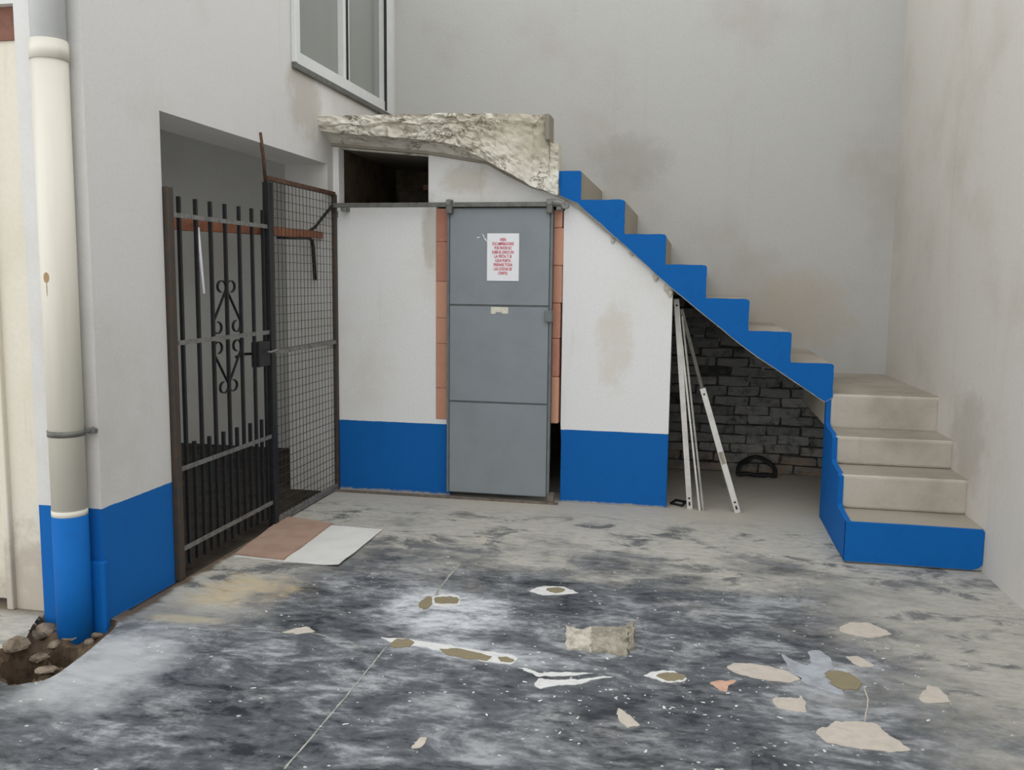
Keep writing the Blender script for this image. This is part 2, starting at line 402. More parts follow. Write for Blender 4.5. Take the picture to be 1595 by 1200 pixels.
# room behind the gate
bm = nb(); box(bm, -5.6, -5.5, 3.42, 4.0, 0, 2.9); box(bm, -5.6, -5.5, 6.6, 7.4, 0, 2.9); box(bm, -5.6, -5.5, 4.0, 6.6, 2.1, 2.9); box(bm, -5.6, XLI, 7.36, 7.46, 0, 2.9)  # gap in the unseen side wall is a doorway added to let daylight in
struct(mk('wall_inner_room', bm, M['grey_room']), 'grey wall of the room behind the gate')
struct(mk('ceiling_inner_room', bx(-5.6, XLI, 3.42, 7.46, 2.9, 3.), M['grey_room']), 'grey ceiling of the room behind the gate')
# cream doorway left of the pillar
bm = nb(); box(bm, -2.90, XLI, 3.31, 3.42, 0, 2.40); box(bm, -6.5, -4.2, 3.263, 3.42, 0, 2.53); box(bm, -6.5, XLI, 3.263, 3.42, 2.53, H, 1)
WANN = struct(mk('wall_annex', bm, [M['cream'], M['left']]), 'cream jamb and white lintel left of the drainpipe')
mk('brown_header', bx(-4.2, XLI, 3.30, 3.40, 2.40, 2.53), M['dark_wood'], WANN)  # dark brown strip between the white lintel and the cream panel
mk('jamb_bead', bx(-2.905, -2.873, 3.285, 3.315, 0, 2.40), M['cream'], WANN, bevel=.006)
D1 = struct(mk('door_1', bx(-4.2, -2.90, 3.36, 3.41, .02, 2.40), M['cream']), 'cream door panel beside the drainpipe pillar')

# window in the left wall above the landing
WIN = thing('window_1', 'white framed window with dusty grey panes above the crumbling landing', 'window', (XL, 6.05, WZ0))
WIN['kind'] = 'structure'
f = .075
mk('frame_stile', bx(-2.47, -2.385, WY0, WY0+f, WZ0, WZ1), M['white_frame'], WIN, bevel=.004)
mk('frame_stile', bx(-2.47, -2.385, WY1-.19, WY1, WZ0, WZ1), M['white_frame'], WIN, bevel=.004)
mk('frame_rail', bx(-2.47, -2.386, WY0+f-.003, WY1-.187, WZ0, WZ0+f), M['white_frame'], WIN)
mk('frame_rail', bx(-2.47, -2.386, WY0+f-.003, WY1-.187, WZ1-f, WZ1), M['white_frame'], WIN)
mk('frame_edge', bx(-2.40, -2.37, WY0-.025, WY0+.004, WZ0, WZ1), M['white_frame'], WIN, bevel=.004)
mk('window_sill', bx(-2.45, -2.375, WY0-.02, WY1-.03, WZ0-.035, WZ0+.001), M['rail'], WIN, bevel=.004)
mk('mullion', bx(-2.465, -2.40, 6.00, 6.10, WZ0+f, WZ1-f), M['white_frame'], WIN, bevel=.005)
mk('gasket', bx(-2.402, -2.392, 6.035, 6.058, WZ0+f*.3, WZ1-f), M['black'], WIN)
mk('gasket', bx(-2.39, -2.380, WY1-.20, WY1-.165, WZ0+.01, WZ1), M['black'], WIN)
mk('pane', bx(-2.452, -2.446, WY0+f, 6.02, WZ0+f, WZ1-f), M['glass'], WIN)
mk('pane', bx(-2.440, -2.434, 6.08, WY1-.19, WZ0+f, WZ1-f), M['glass'], WIN)

# partition wall under the stairs, with door opening and high dark opening
YD, YDB = 5.782, 5.88
def soff(x): return lerp_tab([(-2.45,2.315),(-2.36,2.31),(-1.739,2.25),(-1.574,2.222),(-1.343,2.182),(-1.203,2.104),(-1.051,2.03),(-.925,1.997),(-.833,1.955),(-.747,1.90),(-.584,1.765),(-.336,1.574),(-.143,1.40),(.311,1.062),(.80,.735)], x)
bm = nb()
prism(bm, [(-2.41,0),(-1.585,0),(-1.585,.519),(-1.684,.519),(-1.684,1.953),(-2.41,1.953)], 'y', YD, YDB)
prism(bm, [(-2.41,1.953),(-2.361,1.953),(-2.361,2.335),(-2.41,2.335)], 'y', YD, YDB)
xs = [-1.739,-1.574,-1.343,-1.203,-1.051,-.925,-.833]
prism(bm, [(-1.739,1.935)] + [(x, soff(x)+.03) for x in xs] + [(-.833,1.935)], 'y', YD, YDB)
xs = [-.833,-.747,-.584,-.336,-.139]
prism(bm, [(-.139,0)] + [(x, soff(x)+.03) for x in xs[::-1]] + [(-.833,1.90),(-.84,1.90),(-.838,.52),(-.833,.4),(-.833,0)], 'y', YD, YDB)
WPART = struct(mk('wall_partition', bm, M['partition'], bevel=.004), 'white partition wall with blue base under the stairs')
bricks_l = [1.915, 1.70, 1.44, 1.20, 1.03, .73, .519]
for a, b in zip(bricks_l, bricks_l[1:]):
    mk('brick', bx(-1.686, -1.600, YD-.004, YDB-.01, b+.0005, a-.0005), M['terracotta'], WPART, bevel=.004)
bricks_r = [(1.905,-.848),(1.79,-.840),(1.55,-.843),(1.31,-.850),(1.08,-.853),(.83,-.852),(.522,-.850)]
for (a, xa), (b, _) in zip(bricks_r, bricks_r[1:]):
    mk('brick', bx(-.96, xa, YD-.006, YDB-.01, b+.0005, a-.0005), M['terracotta'], WPART, bevel=.008)
bm = nb(); box(bm, -2.40, -2.385, YDB, YB, 0, 2.33); box(bm, -.235, -.165, YDB, YB, 0, 1.43); box(bm, -2.39, -1.06, YB-.03, YB-.015, 0, 2.33); box(bm, -1.06, -.2, YB-.03, YB-.015, 0, 1.38)  # dark brown lining and side partition, added so the high opening stays dark
struct(mk('wall_closet_lining', bm, M['closet']), 'dark brown lining added to keep the closet under the stairs dim')
# chipped plaster along the sloping top of the partition
for i, (px, py, sx, sz) in enumerate([(1022,430,.02,.03),(1041,447,.028,.03),(1044,456,.018,.025),(955,374,.015,.02),(985,395,.02,.014)]):
    c = onY(px, py, YD-.005); bm = nb()
    bmesh.ops.create_icosphere(bm, subdivisions=2, radius=1)
    for v in bm.verts: v.co = Vector((v.co.x*sx, v.co.y*.012, v.co.z*sz))*(1+.5*nz(*v.co, 2)+.3*nz(v.co.x+i, v.co.y, v.co.z, 1.1)) + c
    mk('plaster_chip', bm, M['mortar_lt'], WPART)

# sooty painted bricks on the back wall below the stairs
rnd = random.Random(5)
variants = []
for k in range(5):
    b = nb(); box(b, -.5, .5, -.5, .5, -.5, .5)
    bmesh.ops.subdivide_edges(b, edges=b.edges, cuts=1, use_grid_fill=True)
    for v in b.verts:
        r = Vector((rnd.uniform(-1, 1)*.03, rnd.uniform(-1, 1)*.12, rnd.uniform(-1, 1)*.07)); v.co = v.co + r
        if abs(v.co.x) > .4 and abs(v.co.z) > .35: v.co.y *= .75; v.co.z *= .92; v.co.x *= .985
    me = bpy.data.meshes.new('brick'); b.to_mesh(me); b.free(); me.materials.append(M['brick']); variants.append(me)
struct(WBACK)
mk('mortar_bed', bx(-2.3, 1.3, YB-.012, YB+.01, .0, .70), M['sooty'], WBACK)
mk('mortar_bed', bx(-2.3, .42, YB-.012, YB+.01, .70, 1.0), M['sooty'], WBACK)
mk('mortar_bed', bx(-2.3, .0, YB-.012, YB+.01, 1.0, 1.35), M['sooty'], WBACK)
row = 0; z = .04
while z < 1.30:
    hh = .074
    x = -.42 + (.12 if row % 2 else 0)
    while x < 1.15:
        w = .235 + rnd.uniform(-.02, .02)
        if z + .06 < soff(x)-.02 and rnd.random() > .03:
            o = bpy.data.objects.new('brick', variants[rnd.randrange(5)]); COL.objects.link(o); o.parent = WBACK
            o.location = (x+w/2, YB-.022+rnd.uniform(-.008, .008), z+rnd.uniform(-.006, .006)); o.scale = (w, .05, hh-.007+rnd.uniform(-.006, .006))
            o.rotation_euler = (rnd.uniform(-.05, .05), rnd.uniform(-.025, .025), rnd.uniform(-.02, .02))
        x += w + .012
    z += hh; row += 1

# ================================================================== STAIRCASE
ST = thing('staircase', 'concrete staircase with blue painted side turning down along the right wall', 'staircase', (.82, 5.3, 0))
YS = 5.749
NX = [-.731,-.453,-.193,.062,.3255,.584,.840]; NZ = [2.141,1.958,1.746,1.5575,1.351,1.155,.966]; Z4 = .785
def step_block(xa, xb, zt, name='step'):
    xs = [xa] + [t for t in (-2.36,-1.739,-1.343,-1.203,-1.051,-.925,-.833,-.747,-.584,-.336,-.143,.311) if xa < t < xb] + [xb]
    b = nb(); prism(b, [(x, soff(x)+.012) for x in xs] + [(xb, zt), (xa, zt)], 'y', YS+.004, YB+.005)
    mk(name, b, M['concrete'], ST, bevel=.008)
prev = -1.10
step_block(-2.42, -1.36, 2.47, 'landing_slab')
step_block(-1.36, -1.06, 2.325)
prev = -1.06
for x, z in zip(NX, NZ):
    step_block(prev, x, z); prev = x
# blue side band, sawtooth top edge slightly wavy
pts = [(-.880, 2.0)]
top = [(-.878, NZ[0])]
for i, (x, z) in enumerate(zip(NX, NZ)):
    x00 = top[-1][0]
    for k in range(1, 8):
        t = k/8; xx = x00+(x-x00)*t; top.append((xx, z+.004*nz(xx*11, z, 1)+(.004 if i else .002)))
    top.append((x-.006, z+.001)); top.append((x+.003, z-.008))
    zn = NZ[i+1] if i < 6 else Z4
    for k in range(1, 5): top.append((x+.003+.003*nz(k*3.3, x, 2), z+(zn-z)*k/5))
    top.append((x+.004, zn+.004))
low = [(.845, .765), (.800, .735), (.311, 1.056), (-.143, 1.415), (-.45, 1.685), (-.747, 1.94), (-.880, 2.0)]
lowf = []
for (xa, za), (xb, zb) in zip(low, low[1:]):
    for k in range(6):
        t = k/6; xx = xa+(xb-xa)*t; lowf.append((xx, za+(zb-za)*t+.006*nz(xx*14, 5, 5)))
bm = nb(); prism(bm, top + lowf, 'y', YS-.008, YS+.012)
bmesh.ops.triangulate(bm, faces=[f for f in bm.faces if len(f.verts) > 4])
mk('blue_side_band', bm, M['blue'], ST, label='blue painted sawtooth side of the upper flight')
# worn pale line under the blue band
bm = nb(); tube(bm, [(x, YS-.002, z-.002) for x, z in lowf], .004, 6)
mk('soffit_edge', bm, M['mortar_lt'], ST, smooth=True)

# lower flight along the right wall
XS = .818
FY = [4.849, 5.148, 5.43, 5.747]; FZ = [.219, .411, .577, Z4]
def slope_box(y0, y1, z0, z1, xl=XS):
    b = nb(); prism(b, [(xl, y0), (xr(y0)+.01, y0), (xr(y1)+.01, y1), (xl, y1)], 'z', z0, z1); return b
for k in range(3):
    mk('step', slope_box(FY[k], 5.79, FZ[k-1] if k else 0, FZ[k]), M['riser'], ST, bevel=.018, seg=3)
mk('landing', slope_box(5.747, YB+.005, .565, Z4), M['riser'], ST, bevel=.018, seg=3)
# dirt-worn treads: thin screed on each step
for k in range(4):
    yb = FY[k+1] if k < 3 else YB
    mk('tread', slope_box(FY[k]+.012, yb-.002, FZ[k]-.004, FZ[k]+.002, XS+.01), M['concrete'], ST)
pts = [(4.842, .012), (4.842, FZ[0]+.003), (4.86, FZ[0]+.004)]
for k in range(1, 4):
    pts += [(FY[k]-.05, FZ[k-1]+.012), (FY[k]-.006, FZ[k-1]+.03), (FY[k]-.004, (FZ[k-1]+FZ[k])/2), (FY[k]-.002, FZ[k]-.012), (FY[k]+.02, FZ[k]+.003)]
pts += [(5.80, Z4-.01), (5.80, .0), (5.1, .004), (5.0, .010)]
bm = nb(); prism(bm, pts, 'x', XS-.008, XS+.02)
bmesh.ops.triangulate(bm, faces=[f for f in bm.faces if len(f.verts) > 4])
mk('blue_side_panel', bm, M['blue'], ST, label='blue painted side of the lower flight')
bm = nb(); xe = xr(4.85)
prism(bm, [(XS-.008, .012), (xe-.05, .010), (xe-.02, .02), (xe-.003, .04), (xe-.003, FZ[0]-.006), (xe-.01, FZ[0]+.002), (XS+.3, FZ[0]+.004), (XS-.008, FZ[0]+.003)], 'y', 4.840, 4.86)
mk('blue_riser', bm, M['blue'], ST, label='blue painted bottom riser')
# crumbling white edge beam of the upper landing
def top_z(x): return 2.478 if x < -.925 else 2.305
def front_y(x): return lerp_tab([(-2.45,5.545),(-1.6,5.55),(-1.2,5.60),(-.86,5.70)], x)
def front_b(x): return lerp_tab([(-2.45,2.405),(-2.28,2.376),(-2.08,2.36),(-1.8,2.335),(-1.616,2.315),(-1.45,2.272),(-1.25,2.165),(-1.05,2.055),(-.925,2.005),(-.85,1.985)], x)
bm = nb(); rings = []
NXS = 150
for i in range(NXS+1):
    x = -2.405 + (-.868+2.405)*i/NXS
    zt, fy, fb, zw = top_z(x), front_y(x), front_b(x), soff(x)+.003
    pr = []
    for k in range(7): pr.append((YD+.06 + (fy-YD-.06)*k/6, zt, .15 if k < 5 else .6))
    for k in range(1, 19):
        t = k/18; lip = .0
        pr.append((fy + .018*math.sin(t*9+x*3)*0 , zt+(fb-zt)*t, 1.))
    for k in range(1, 12):
        t = k/11; sag = math.sin(t*math.pi)*.018
        pr.append((fy+(YD+.03-fy)*t, fb+(zw-fb)*t + sag, max(.0, .7*(1-t)**1.5)))
    pr.append((YD+.06, zw, 0))
    ring = []
    for (y, z, w) in pr:
        crust = 1 if z > zt-.055+.02*nz(x, 0, 0, 6) else 0
        n = .022*nz(x, y*.7, z*1.6, 9) + .016*nz(x, y, z*1.5, 22) + .008*nz(x, y, z, 50)
        d = n*w + (.016 if crust and w > .4 else -.006*w)
        cell = mnoise.voronoi(Vector((x*7, y*4, z*11)))[0]
        d -= w*.020*max(0, 1-(cell[1]-cell[0])*6)
        fade = 1 if x < -1.25 else .45
        ring.append(bm.verts.new((x + .008*nz(z, y, x, 17), y - d*fade, z + (.008*nz(x, y, 7, 13) if w > .1 else 0) - .35*d*(w < .5)*fade)))
    rings.append(ring)
for A, B in zip(rings, rings[1:]):
    for k in range(len(A)): bm.faces.new((A[k], A[(k+1) % len(A)], B[(k+1) % len(A)], B[k]))
bm.faces.new(rings[0]); bm.faces.new(rings[-1][::-1])
mk('landing_beam', bm, M['beam'], ST, label='crumbling white concrete edge of the upper landing')
bm = nb(); box(bm, -.945, -.915, 5.62, 5.80, 2.315, 2.478)
mk('broken_nosing', bm, M['concrete'], ST, bevel=.01)

# ================================================================== SLIDING DOOR
DR = thing('sliding_door', 'grey steel sliding door with three panels hanging from a rail', 'door', (-1.244, 5.73, .03))
dx0, dx1, dz0, dz1, dyf, dyb = -1.594, -.897, .035, 1.915, 5.724, 5.756
seams = [dz0, .652, 1.288, dz1]
for a, b in zip(seams, seams[1:]):
    mk('panel', bx(dx0+.018, dx1-.022, dyf, dyb, a+.006, b-.006), M['steel'], DR, bevel=.003)
for (a, b) in ((dx0, dx0+.016), (dx1-.018, dx1)):
    mk('stile', bx(a, b, dyf-.005, dyb, dz0, dz1), M['steel_dk'], DR, bevel=.003)
mk('backing_sheet', bx(dx0, dx1, dyf+.012, dyb, dz0, dz1), M['steel_dk'], DR)
mk('lock_box', bx(dx1-.045, dx1+.006, dyf-.03, dyf+.004, 1.19, 1.265), M['steel_dk'], DR, bevel=.005)
for xc in (dx0+.022, dx1-.02):
    h = mk('hanger', bx(xc-.02, xc+.02, 5.680, 5.726, 1.875, 1.965), M['rail'], DR, bevel=.005)
    b = nb(); tube(b, [(xc, 5.672, 1.948), (xc, 5.698, 1.948)], .018, 14); mk('roller', b, M['iron_grey'], h, smooth=False)
mk('bottom_guide', bx(dx1-.01, dx1+.035, 5.70, 5.75, .012, .07), M['track'], DR, bevel=.006)
tag(mk('sticker_remnant', (lambda b: (prism(b, [(-1.298,1.281),(-1.184,1.279),(-1.183,1.240),(-1.215,1.236),(-1.232,1.246),(-1.262,1.247),(-1.270,1.236),(-1.298,1.236)], 'y', dyf-.002, dyf+.0005), b)[1])(nb()), M['ivory']), 'torn ivory sticker remnant below the upper seam of the grey door', 'sticker')
for i, (px, py, L, a) in enumerate([(745,370,.016,.2),(753,367,.016,-1.0),(756,373,.022,-.9)]):
    c = onY(px, py, dyf); b = nb(); dx, dz = math.cos(a)*L, math.sin(a)*L
    prism(b, [(c.x-dx, c.z-dz), (c.x-dz*.2, c.z+dx*.2), (c.x+dx, c.z+dz), (c.x+dz*.2, c.z-dx*.2)], 'y', dyf-.001, dyf+.001)
    mk('paint_scratch', b, M['paper'], DR)
# notice
NO = thing('paper_notice', 'white paper notice with red lettering taped on the grey sliding door', 'notice', (-1.221, dyf, 1.455))
b = nb(); gx = 8
vs = [[b.verts.new((-1.326+.21*i/gx, dyf-.0025-.002*abs(nz(i*.7, j*.7, 1)), 1.752-.303*j/gx)) for j in range(gx+1)] for i in range(gx+1)]
for i in range(gx):
    for j in range(gx): b.faces.new((vs[i][j], vs[i+1][j], vs[i+1][j+1], vs[i][j+1]))
sh = mk('sheet', b, M['paper'], NO); sd = sh.modifiers.new('solid', 'SOLIDIFY'); sd.thickness = .0012
LINES = ['AREA', 'SOCAMPBADORES', 'POR FAVOR NO', 'SUBIR EL UNICO EN', 'LA PISTA Y SI', 'CADA PUERTA', 'PREPARE TODA', 'LAS COSTAS DE', 'CONSTOL']
WID = [.042, .142, .112, .142, .112, .102, .124, .118, .064]
for k, (t, wd) in enumerate(zip(LINES, WID)):
    cu = bpy.data.curves.new('lettering', 'FONT'); cu.body = t; cu.align_x = 'CENTER'; cu.size = .026; cu.offset = .0006
    tmp = bpy.data.objects.new('lettering', cu); COL.objects.link(tmp)
    dg = bpy.context.evaluated_depsgraph_get(); me = bpy.data.meshes.new_from_object(tmp.evaluated_get(dg))
    bpy.data.objects.remove(tmp)
    w = max(v.co.x for v in me.vertices)-min(v.co.x for v in me.vertices)
    for v in me.vertices:
        x, y, _ = v.co; v.co = (x*wd/w + (-1.221) - NO.location.x, -.0058, y + (1.713-.0268*k-.009) - NO.location.z)
    me.materials.clear(); me.materials.append(M['red'])
    o = bpy.data.objects.new('lettering', me); COL.objects.link(o); o.parent = NO
# rail, floor track
RL = thing('door_rail', 'thin grey steel rail along the top of the sliding door', 'rail', (-1.6, 5.7, 1.93))
mk('rail_bar', bx(-2.375, -.815, 5.695, 5.707, 1.918, 1.948), M['rail'], RL, bevel=.003)
for xc in (-2.30, -.86):
    mk('bracket', bx(xc-.018, xc+.018, 5.70, YD+.002, 1.895, 1.945), M['iron_grey'], RL, bevel=.005)
b = nb(); tube(b, [(-.90, 5.70, 1.945), (-.85, 5.70, 1.94), (-.812, 5.70, 1.925)], .022, 10); mk('end_stop', b, M['iron_grey'], RL)
b = nb(); tube(b, [(-.815, 5.665, 1.925), (-.815, 5.70, 1.925)], .024, 14); mk('end_bolt', b, M['iron_grey'], RL)
tag(mk('floor_track', bx(-2.38, -.835, 5.685, 5.712, -.002, .014), M['track'], bevel=.003), 'thin rusty metal track on the floor below the sliding door', 'track')
# dim box inside the high opening
BX = thing('wooden_box', 'dim reddish brown box inside the dark opening above the door rail', 'box', (-1.95, 6.6, 1.6))
mk('box_body', bx(-2.15, -1.7, 6.4, 6.8, 1.90, 2.09), M['inner_floor'], BX, bevel=.006)
mk('box_lid', bx(-1.95, -1.66, 6.35, 6.8, 2.09, 2.13), M['dark_wood'], BX, bevel=.006)
mk('shelf_board', bx(-2.38, -.95, 6.3, 7.06, 1.86, 1.90), M['dark_wood'], BX)
mk('shelf_leg', bx(-2.3, -2.24, 6.4, 6.46, 0, 1.86), M['dark_wood'], BX)
mk('shelf_leg', bx(-1.06, -1.0, 6.4, 6.46, 0, 1.86), M['dark_wood'], BX)

# ================================================================== GATE
GX = -2.395
G = thing('barred_gate', 'black iron barred gate with scroll ornament in the wall opening', 'gate', (GX, 4.3, 0))
mk('hinge_stile', bx(GX-.02, GX+.02, 3.787, 3.832, 0, 1.865), M['mesh_frame'], G, bevel=.003)
for y in (3.904,4.049,4.185,4.329,4.476,4.618,4.745):
    mk('bar', bx(GX-.008, GX+.008, y-.008, y+.008, .055, 1.83), M['iron'], G)
for y in (3.976,4.117,4.257,4.40,4.547,4.682):
    mk('short_bar', bx(GX-.008, GX+.008, y-.008, y+.008, .06, .652), M['iron'], G)
for z in (1.742, 1.145, .540, .148):
    mk('cross_rail', bx(GX+.008, GX+.014, 3.82, 4.777, z-.012, z+.010), M['iron_grey'], G)
def spiral(cy, cz, r, a0, turns, n=14):
    return [(cy+r*(1-.45*k/n)*math.cos(a0+turns*2*math.pi*k/n), cz+r*(1-.45*k/n)*math.sin(a0+turns*2*math.pi*k/n)) for k in range(n+1)]
CY, CZ = 4.329, 1.145
for sy in (-1, 1):
    for sz in (-1, 1):
        # (dy,dz) in the upper-right quadrant: curl beside the middle bar, diagonal out to the next bar, curl back at the rail
        c1 = [( .004+.042-.042*math.cos(t), .262+.030*math.sin(t)) for t in [math.pi*1.45*k/12 for k in range(13)]][::-1]
        c1 = [(y, z) for y, z in c1]
        dia = [(.004+.135*k/5, .245-.165*k/5) for k in range(6)]
        c2 = [(.139-.040+.040*math.cos(t), .052-.030*math.sin(t)) for t in [math.pi*1.45*k/12 for k in range(13)]]
        pts = [(GX-.002, CY+sy*y, CZ+sz*z) for y, z in c1+dia+c2]
        b = nb(); tube(b, pts, (.009, .0035), 4, flat=(1, 0, 0)); mk('scroll', b, M['iron'], G)
LB = mk('lock_box', bx(GX-.03, GX+.022, 4.635, 4.765, .955, 1.095), M['iron'], G, bevel=.004)
b = nb(); tube(b, [(GX+.02, 4.72, 1.035), (GX+.05, 4.72, 1.035), (GX+.055, 4.81, 1.045)], .007, 8); mk('lever', b, M['iron_grey'], LB, smooth=True)
b = nb(); tube(b, [(GX-.03, 4.64, 1.03), (GX-.06, 4.60, 1.03), (GX-.06, 4.52, 1.02)], .008, 8); mk('lever', b, M['iron'], LB, smooth=True)
# wire mesh side panel
MX = -2.388
MP = thing('mesh_panel', 'fixed iron framed wire mesh panel beside the barred gate', 'mesh panel', (MX, 5.27, 0))
mk('post', bx(MX-.022, MX+.018, 4.778, 4.828, 0, 1.99), M['iron'], MP, bevel=.003)
mk('post', bx(MX-.010, MX+.016, 5.742, 5.774, 0, 2.01), M['mesh_frame'], MP, bevel=.003)
mk('top_rail', bx(MX-.012, MX+.012, 4.80, 5.76, 2.000, 2.025), M['rust'], MP)
mk('middle_rail', bx(MX-.008, MX+.012, 4.80, 5.76, 1.012, 1.038), M['iron_grey'], MP)
mk('bottom_rail', bx(MX-.014, MX+.014, 4.80, 5.76, .008, .040), M['iron_grey'], MP)
yy = 4.868
while yy < 5.74:
    mk('upright_wire', bx(MX-.0014, MX+.0014, yy-.0014, yy+.0014, .03, 2.01), M['wire'], MP); yy += .0505
zz = .08
while zz < 2.0:
    mk('cross_wire', bx(MX+.002, MX+.005, 4.82, 5.75, zz-.0013, zz+.0013), M['wire'], MP); zz += .0505
b = nb(); tube(b, [(MX-.01, 4.800, 1.97), (MX-.01, 4.78, 2.12), (MX-.01, 4.745, 2.255)], .010, 8); mk('rusty_rod', b, M['rust'], MP, smooth=True)
mk('weld_plate', bx(MX-.01, MX+.02, 5.76, 5.80, 1.86, 1.90), M['iron_grey'], MP)
# timber behind the gate with things hanging on it
b = nb(); pr = []
for k in range(13):
    y = 3.75+(5.685-3.75)*k/12; zc = 1.708+.030*k/12+.006*nz(y*3, 0, 0); hh = .034-.012*k/12
    pr.append([b.verts.new((-2.455+dx, y, zc+dz*hh+.004*nz(y*5, dx*40, dz))) for dx, dz in ((-.018,-1),(.018,-1),(.018,1),(-.018,1))])
for A, B in zip(pr, pr[1:]):
    for k in range(4): b.faces.new((A[k], A[(k+1) % 4], B[(k+1) % 4], B[k]))
b.faces.new(pr[0]); b.faces.new(pr[-1][::-1])
tag(mk('timber_beam', b, M['wood'], bevel=.004), 'reddish timber spanning the opening behind gate and mesh panel', 'timber')
b = nb(); tube(b, [(-2.478, 5.10, 1.695), (-2.478, 5.35, 1.703), (-2.478, 5.55, 1.712), (-2.478, 5.595, 1.70), (-2.478, 5.615, 1.66), (-2.478, 5.64, 1.44)], [.010, .010, .011, .012, .013, .013], 8)
tag(mk('bent_bar', b, M['black'], smooth=True), 'black bent bar hanging under the timber behind the mesh', 'bar')
b = nb(); tube(b, [(-2.372, 5.72, 1.945), (-2.380, 5.68, 1.915), (-2.41, 5.62, 1.85), (-2.435, 5.55, 1.78), (-2.45, 5.50, 1.756)], .010, 8)
tag(mk('cable', b, M['black'], smooth=True), 'short black cable from door rail end down to the timber', 'cable')
b = nb(); prism(b, [(4.118,1.700),(4.142,1.700),(4.178,1.372),(4.166,1.372)], 'x', -2.436, -2.430)
tag(mk('white_strip', b, M['paper']), 'narrow white strip hanging from the timber behind gate bars', 'strip')

# ================================================================== DRAINPIPE
DP = thing('drainpipe', 'ivory drainpipe with blue painted foot in front of the pillar', 'drainpipe', (-2.497, 3.193, 0))
def ring_pts(pts, r, name, mat, lab=None, seg=40):
    b = nb(); tube(b, pts, r, seg); o = mk(name, b, mat, DP, label=lab)
    for p in o.data.polygons:
        if len(p.vertices) == 4: p.use_smooth = True
    return o
ring_pts([(-2.497,3.193,.475),(-2.492,3.193,2.36)], .068, 'pipe', M['pvc'])
ring_pts([(-2.492,3.193,2.25),(-2.488,3.193,H)], .064, 'upper_pipe', M['pvc_grey'], 'grey upper pipe length')
ring_pts([(-2.492,3.193,2.285),(-2.492,3.193,2.353)], .0715, 'socket_collar', M['pvc'])
ring_pts([(-2.497,3.193,-.20),(-2.497,3.193,.478)], .070, 'painted_foot', M['blue'], 'blue painted foot of the pipe')
ring_pts([(-2.497,3.193,.474),(-2.497,3.193,.503)], .0695, 'lower_collar', M['pvc'])
ring_pts([(-2.497,3.193,.503),(-2.497,3.193,.507)], .0692, 'joint_seam', M['alu_dk'])
sp = ring_pts([(-2.496,3.193,.808),(-2.496,3.193,.832)], .0715, 'strap', M['rail'], 'grey metal strap')
mk('strap_ear', bx(-2.43, -2.40, 3.235, 3.262, .812, .830), M['rail'], sp, bevel=.003)
b = nb(); tube(b, [(-2.437,3.232,.820),(-2.408,3.250,.832)], .008, 8); mk('strap_bolt', b, M['rail'], sp)

# ================================================================== LEANING METAL PROFILES
def profile(name, label, p0, p1, w, t, mat, holes=True, group=None, off=None):
    p0, p1 = Vector(p0), Vector(p1); d = (p1-p0); L = d.length; zax = d.normalized()
    yax = Vector((0, 1, 0)); xax = yax.cross(zax).normalized(); yax = zax.cross(xax)
    root = thing(name, label, 'metal profile', p0, group)
    def P(a, bb, c): return p0 + xax*a + yax*bb + zax*c
    b = nb(); u = t; k = .004
    out = [(-w/2,0),(w/2,0),(w/2,u),(w/2-k,u),(w/2-k,k),(-w/2+k,k),(-w/2+k,u),(-w/2,u)]
    A = [b.verts.new(P(x, y, 0)) for x, y in out]; B = [b.verts.new(P(x, y, L)) for x, y in out]
    b.faces.new(A); b.faces.new(B[::-1])
    for i in range(8): b.faces.new((A[i], A[(i+1) % 8], B[(i+1) % 8], B[i]))
    mk('channel', b, mat, root)
    if holes:
        for c in (.035, .07, L-.04):
            b = nb(); q = .006
            V = [b.verts.new(P(sx*q, -.0015, c+sz*q*(2 if c < .05 else 1))) for sx, sz in ((-1,-1),(1,-1),(1,1),(-1,1))]
            V2 = [b.verts.new(P(sx*q, .001, c+sz*q*(2 if c < .05 else 1))) for sx, sz in ((-1,-1),(1,-1),(1,1),(-1,1))]
            b.faces.new(V); b.faces.new(V2[::-1])
            for i in range(4): b.faces.new((V[i], V[(i+1) % 4], V2[(i+1) % 4], V2[i]))
            mk('slot', b, M['black'], root)
    return root
profile('metal_profile', 'wide pale metal profile leaning upright beside the partition wall edge', (.012,5.790,0), (-.118,5.895,1.345), .034, .022, M['alu'])
profile('metal_profile', 'thin grey metal profile leaning against its thin twin under the stairs', (.074,5.76,0), (-.098,5.90,1.235), .012, .02, M['alu'], False, 'thin profiles under the stairs')
profile('metal_profile', 'thin grey metal profile leaning against its thin twin under the stairs', (.097,5.762,0), (-.078,5.91,1.235), .012, .02, M['alu_dk'], False, 'thin profiles under the stairs')
profile('metal_profile', 'dark slanting thin profile behind the shorter pale profile', (.275,6.45,0), (-.085,5.93,1.28), .022, .02, M['alu_dk'], False)
profile('metal_profile', 'shorter pale metal profile leaning slanted with a grey label', (.312,5.762,0), (.066,5.89,.775), .036, .022, M['alu'])
LBp = onY(1122, 712, 5.80)
b = nb()
d = (Vector((.066,5.89,.775))-Vector((.312,5.762,0))).normalized(); c = Vector((.312,5.762,0))+d*.36; xx = Vector((0,1,0)).cross(d).normalized(); yv = d.cross(xx)
vs = [c+xx*sx*.014+d*sz*.04-yv*.0015 for sx, sz in ((-1,-1),(1,-1),(1,1),(-1,1))]; v2 = [v+yv*.002 for v in vs]
A = [b.verts.new(v) for v in vs]; B = [b.verts.new(v) for v in v2]; b.faces.new(A); b.faces.new(B[::-1])
for i in range(4): b.faces.new((A[i], A[(i+1) % 4], B[(i+1) % 4], B[i]))
tag(mk('grey_label', b, M['mortar']), 'grey label stuck on the shorter slanted metal profile', 'label')
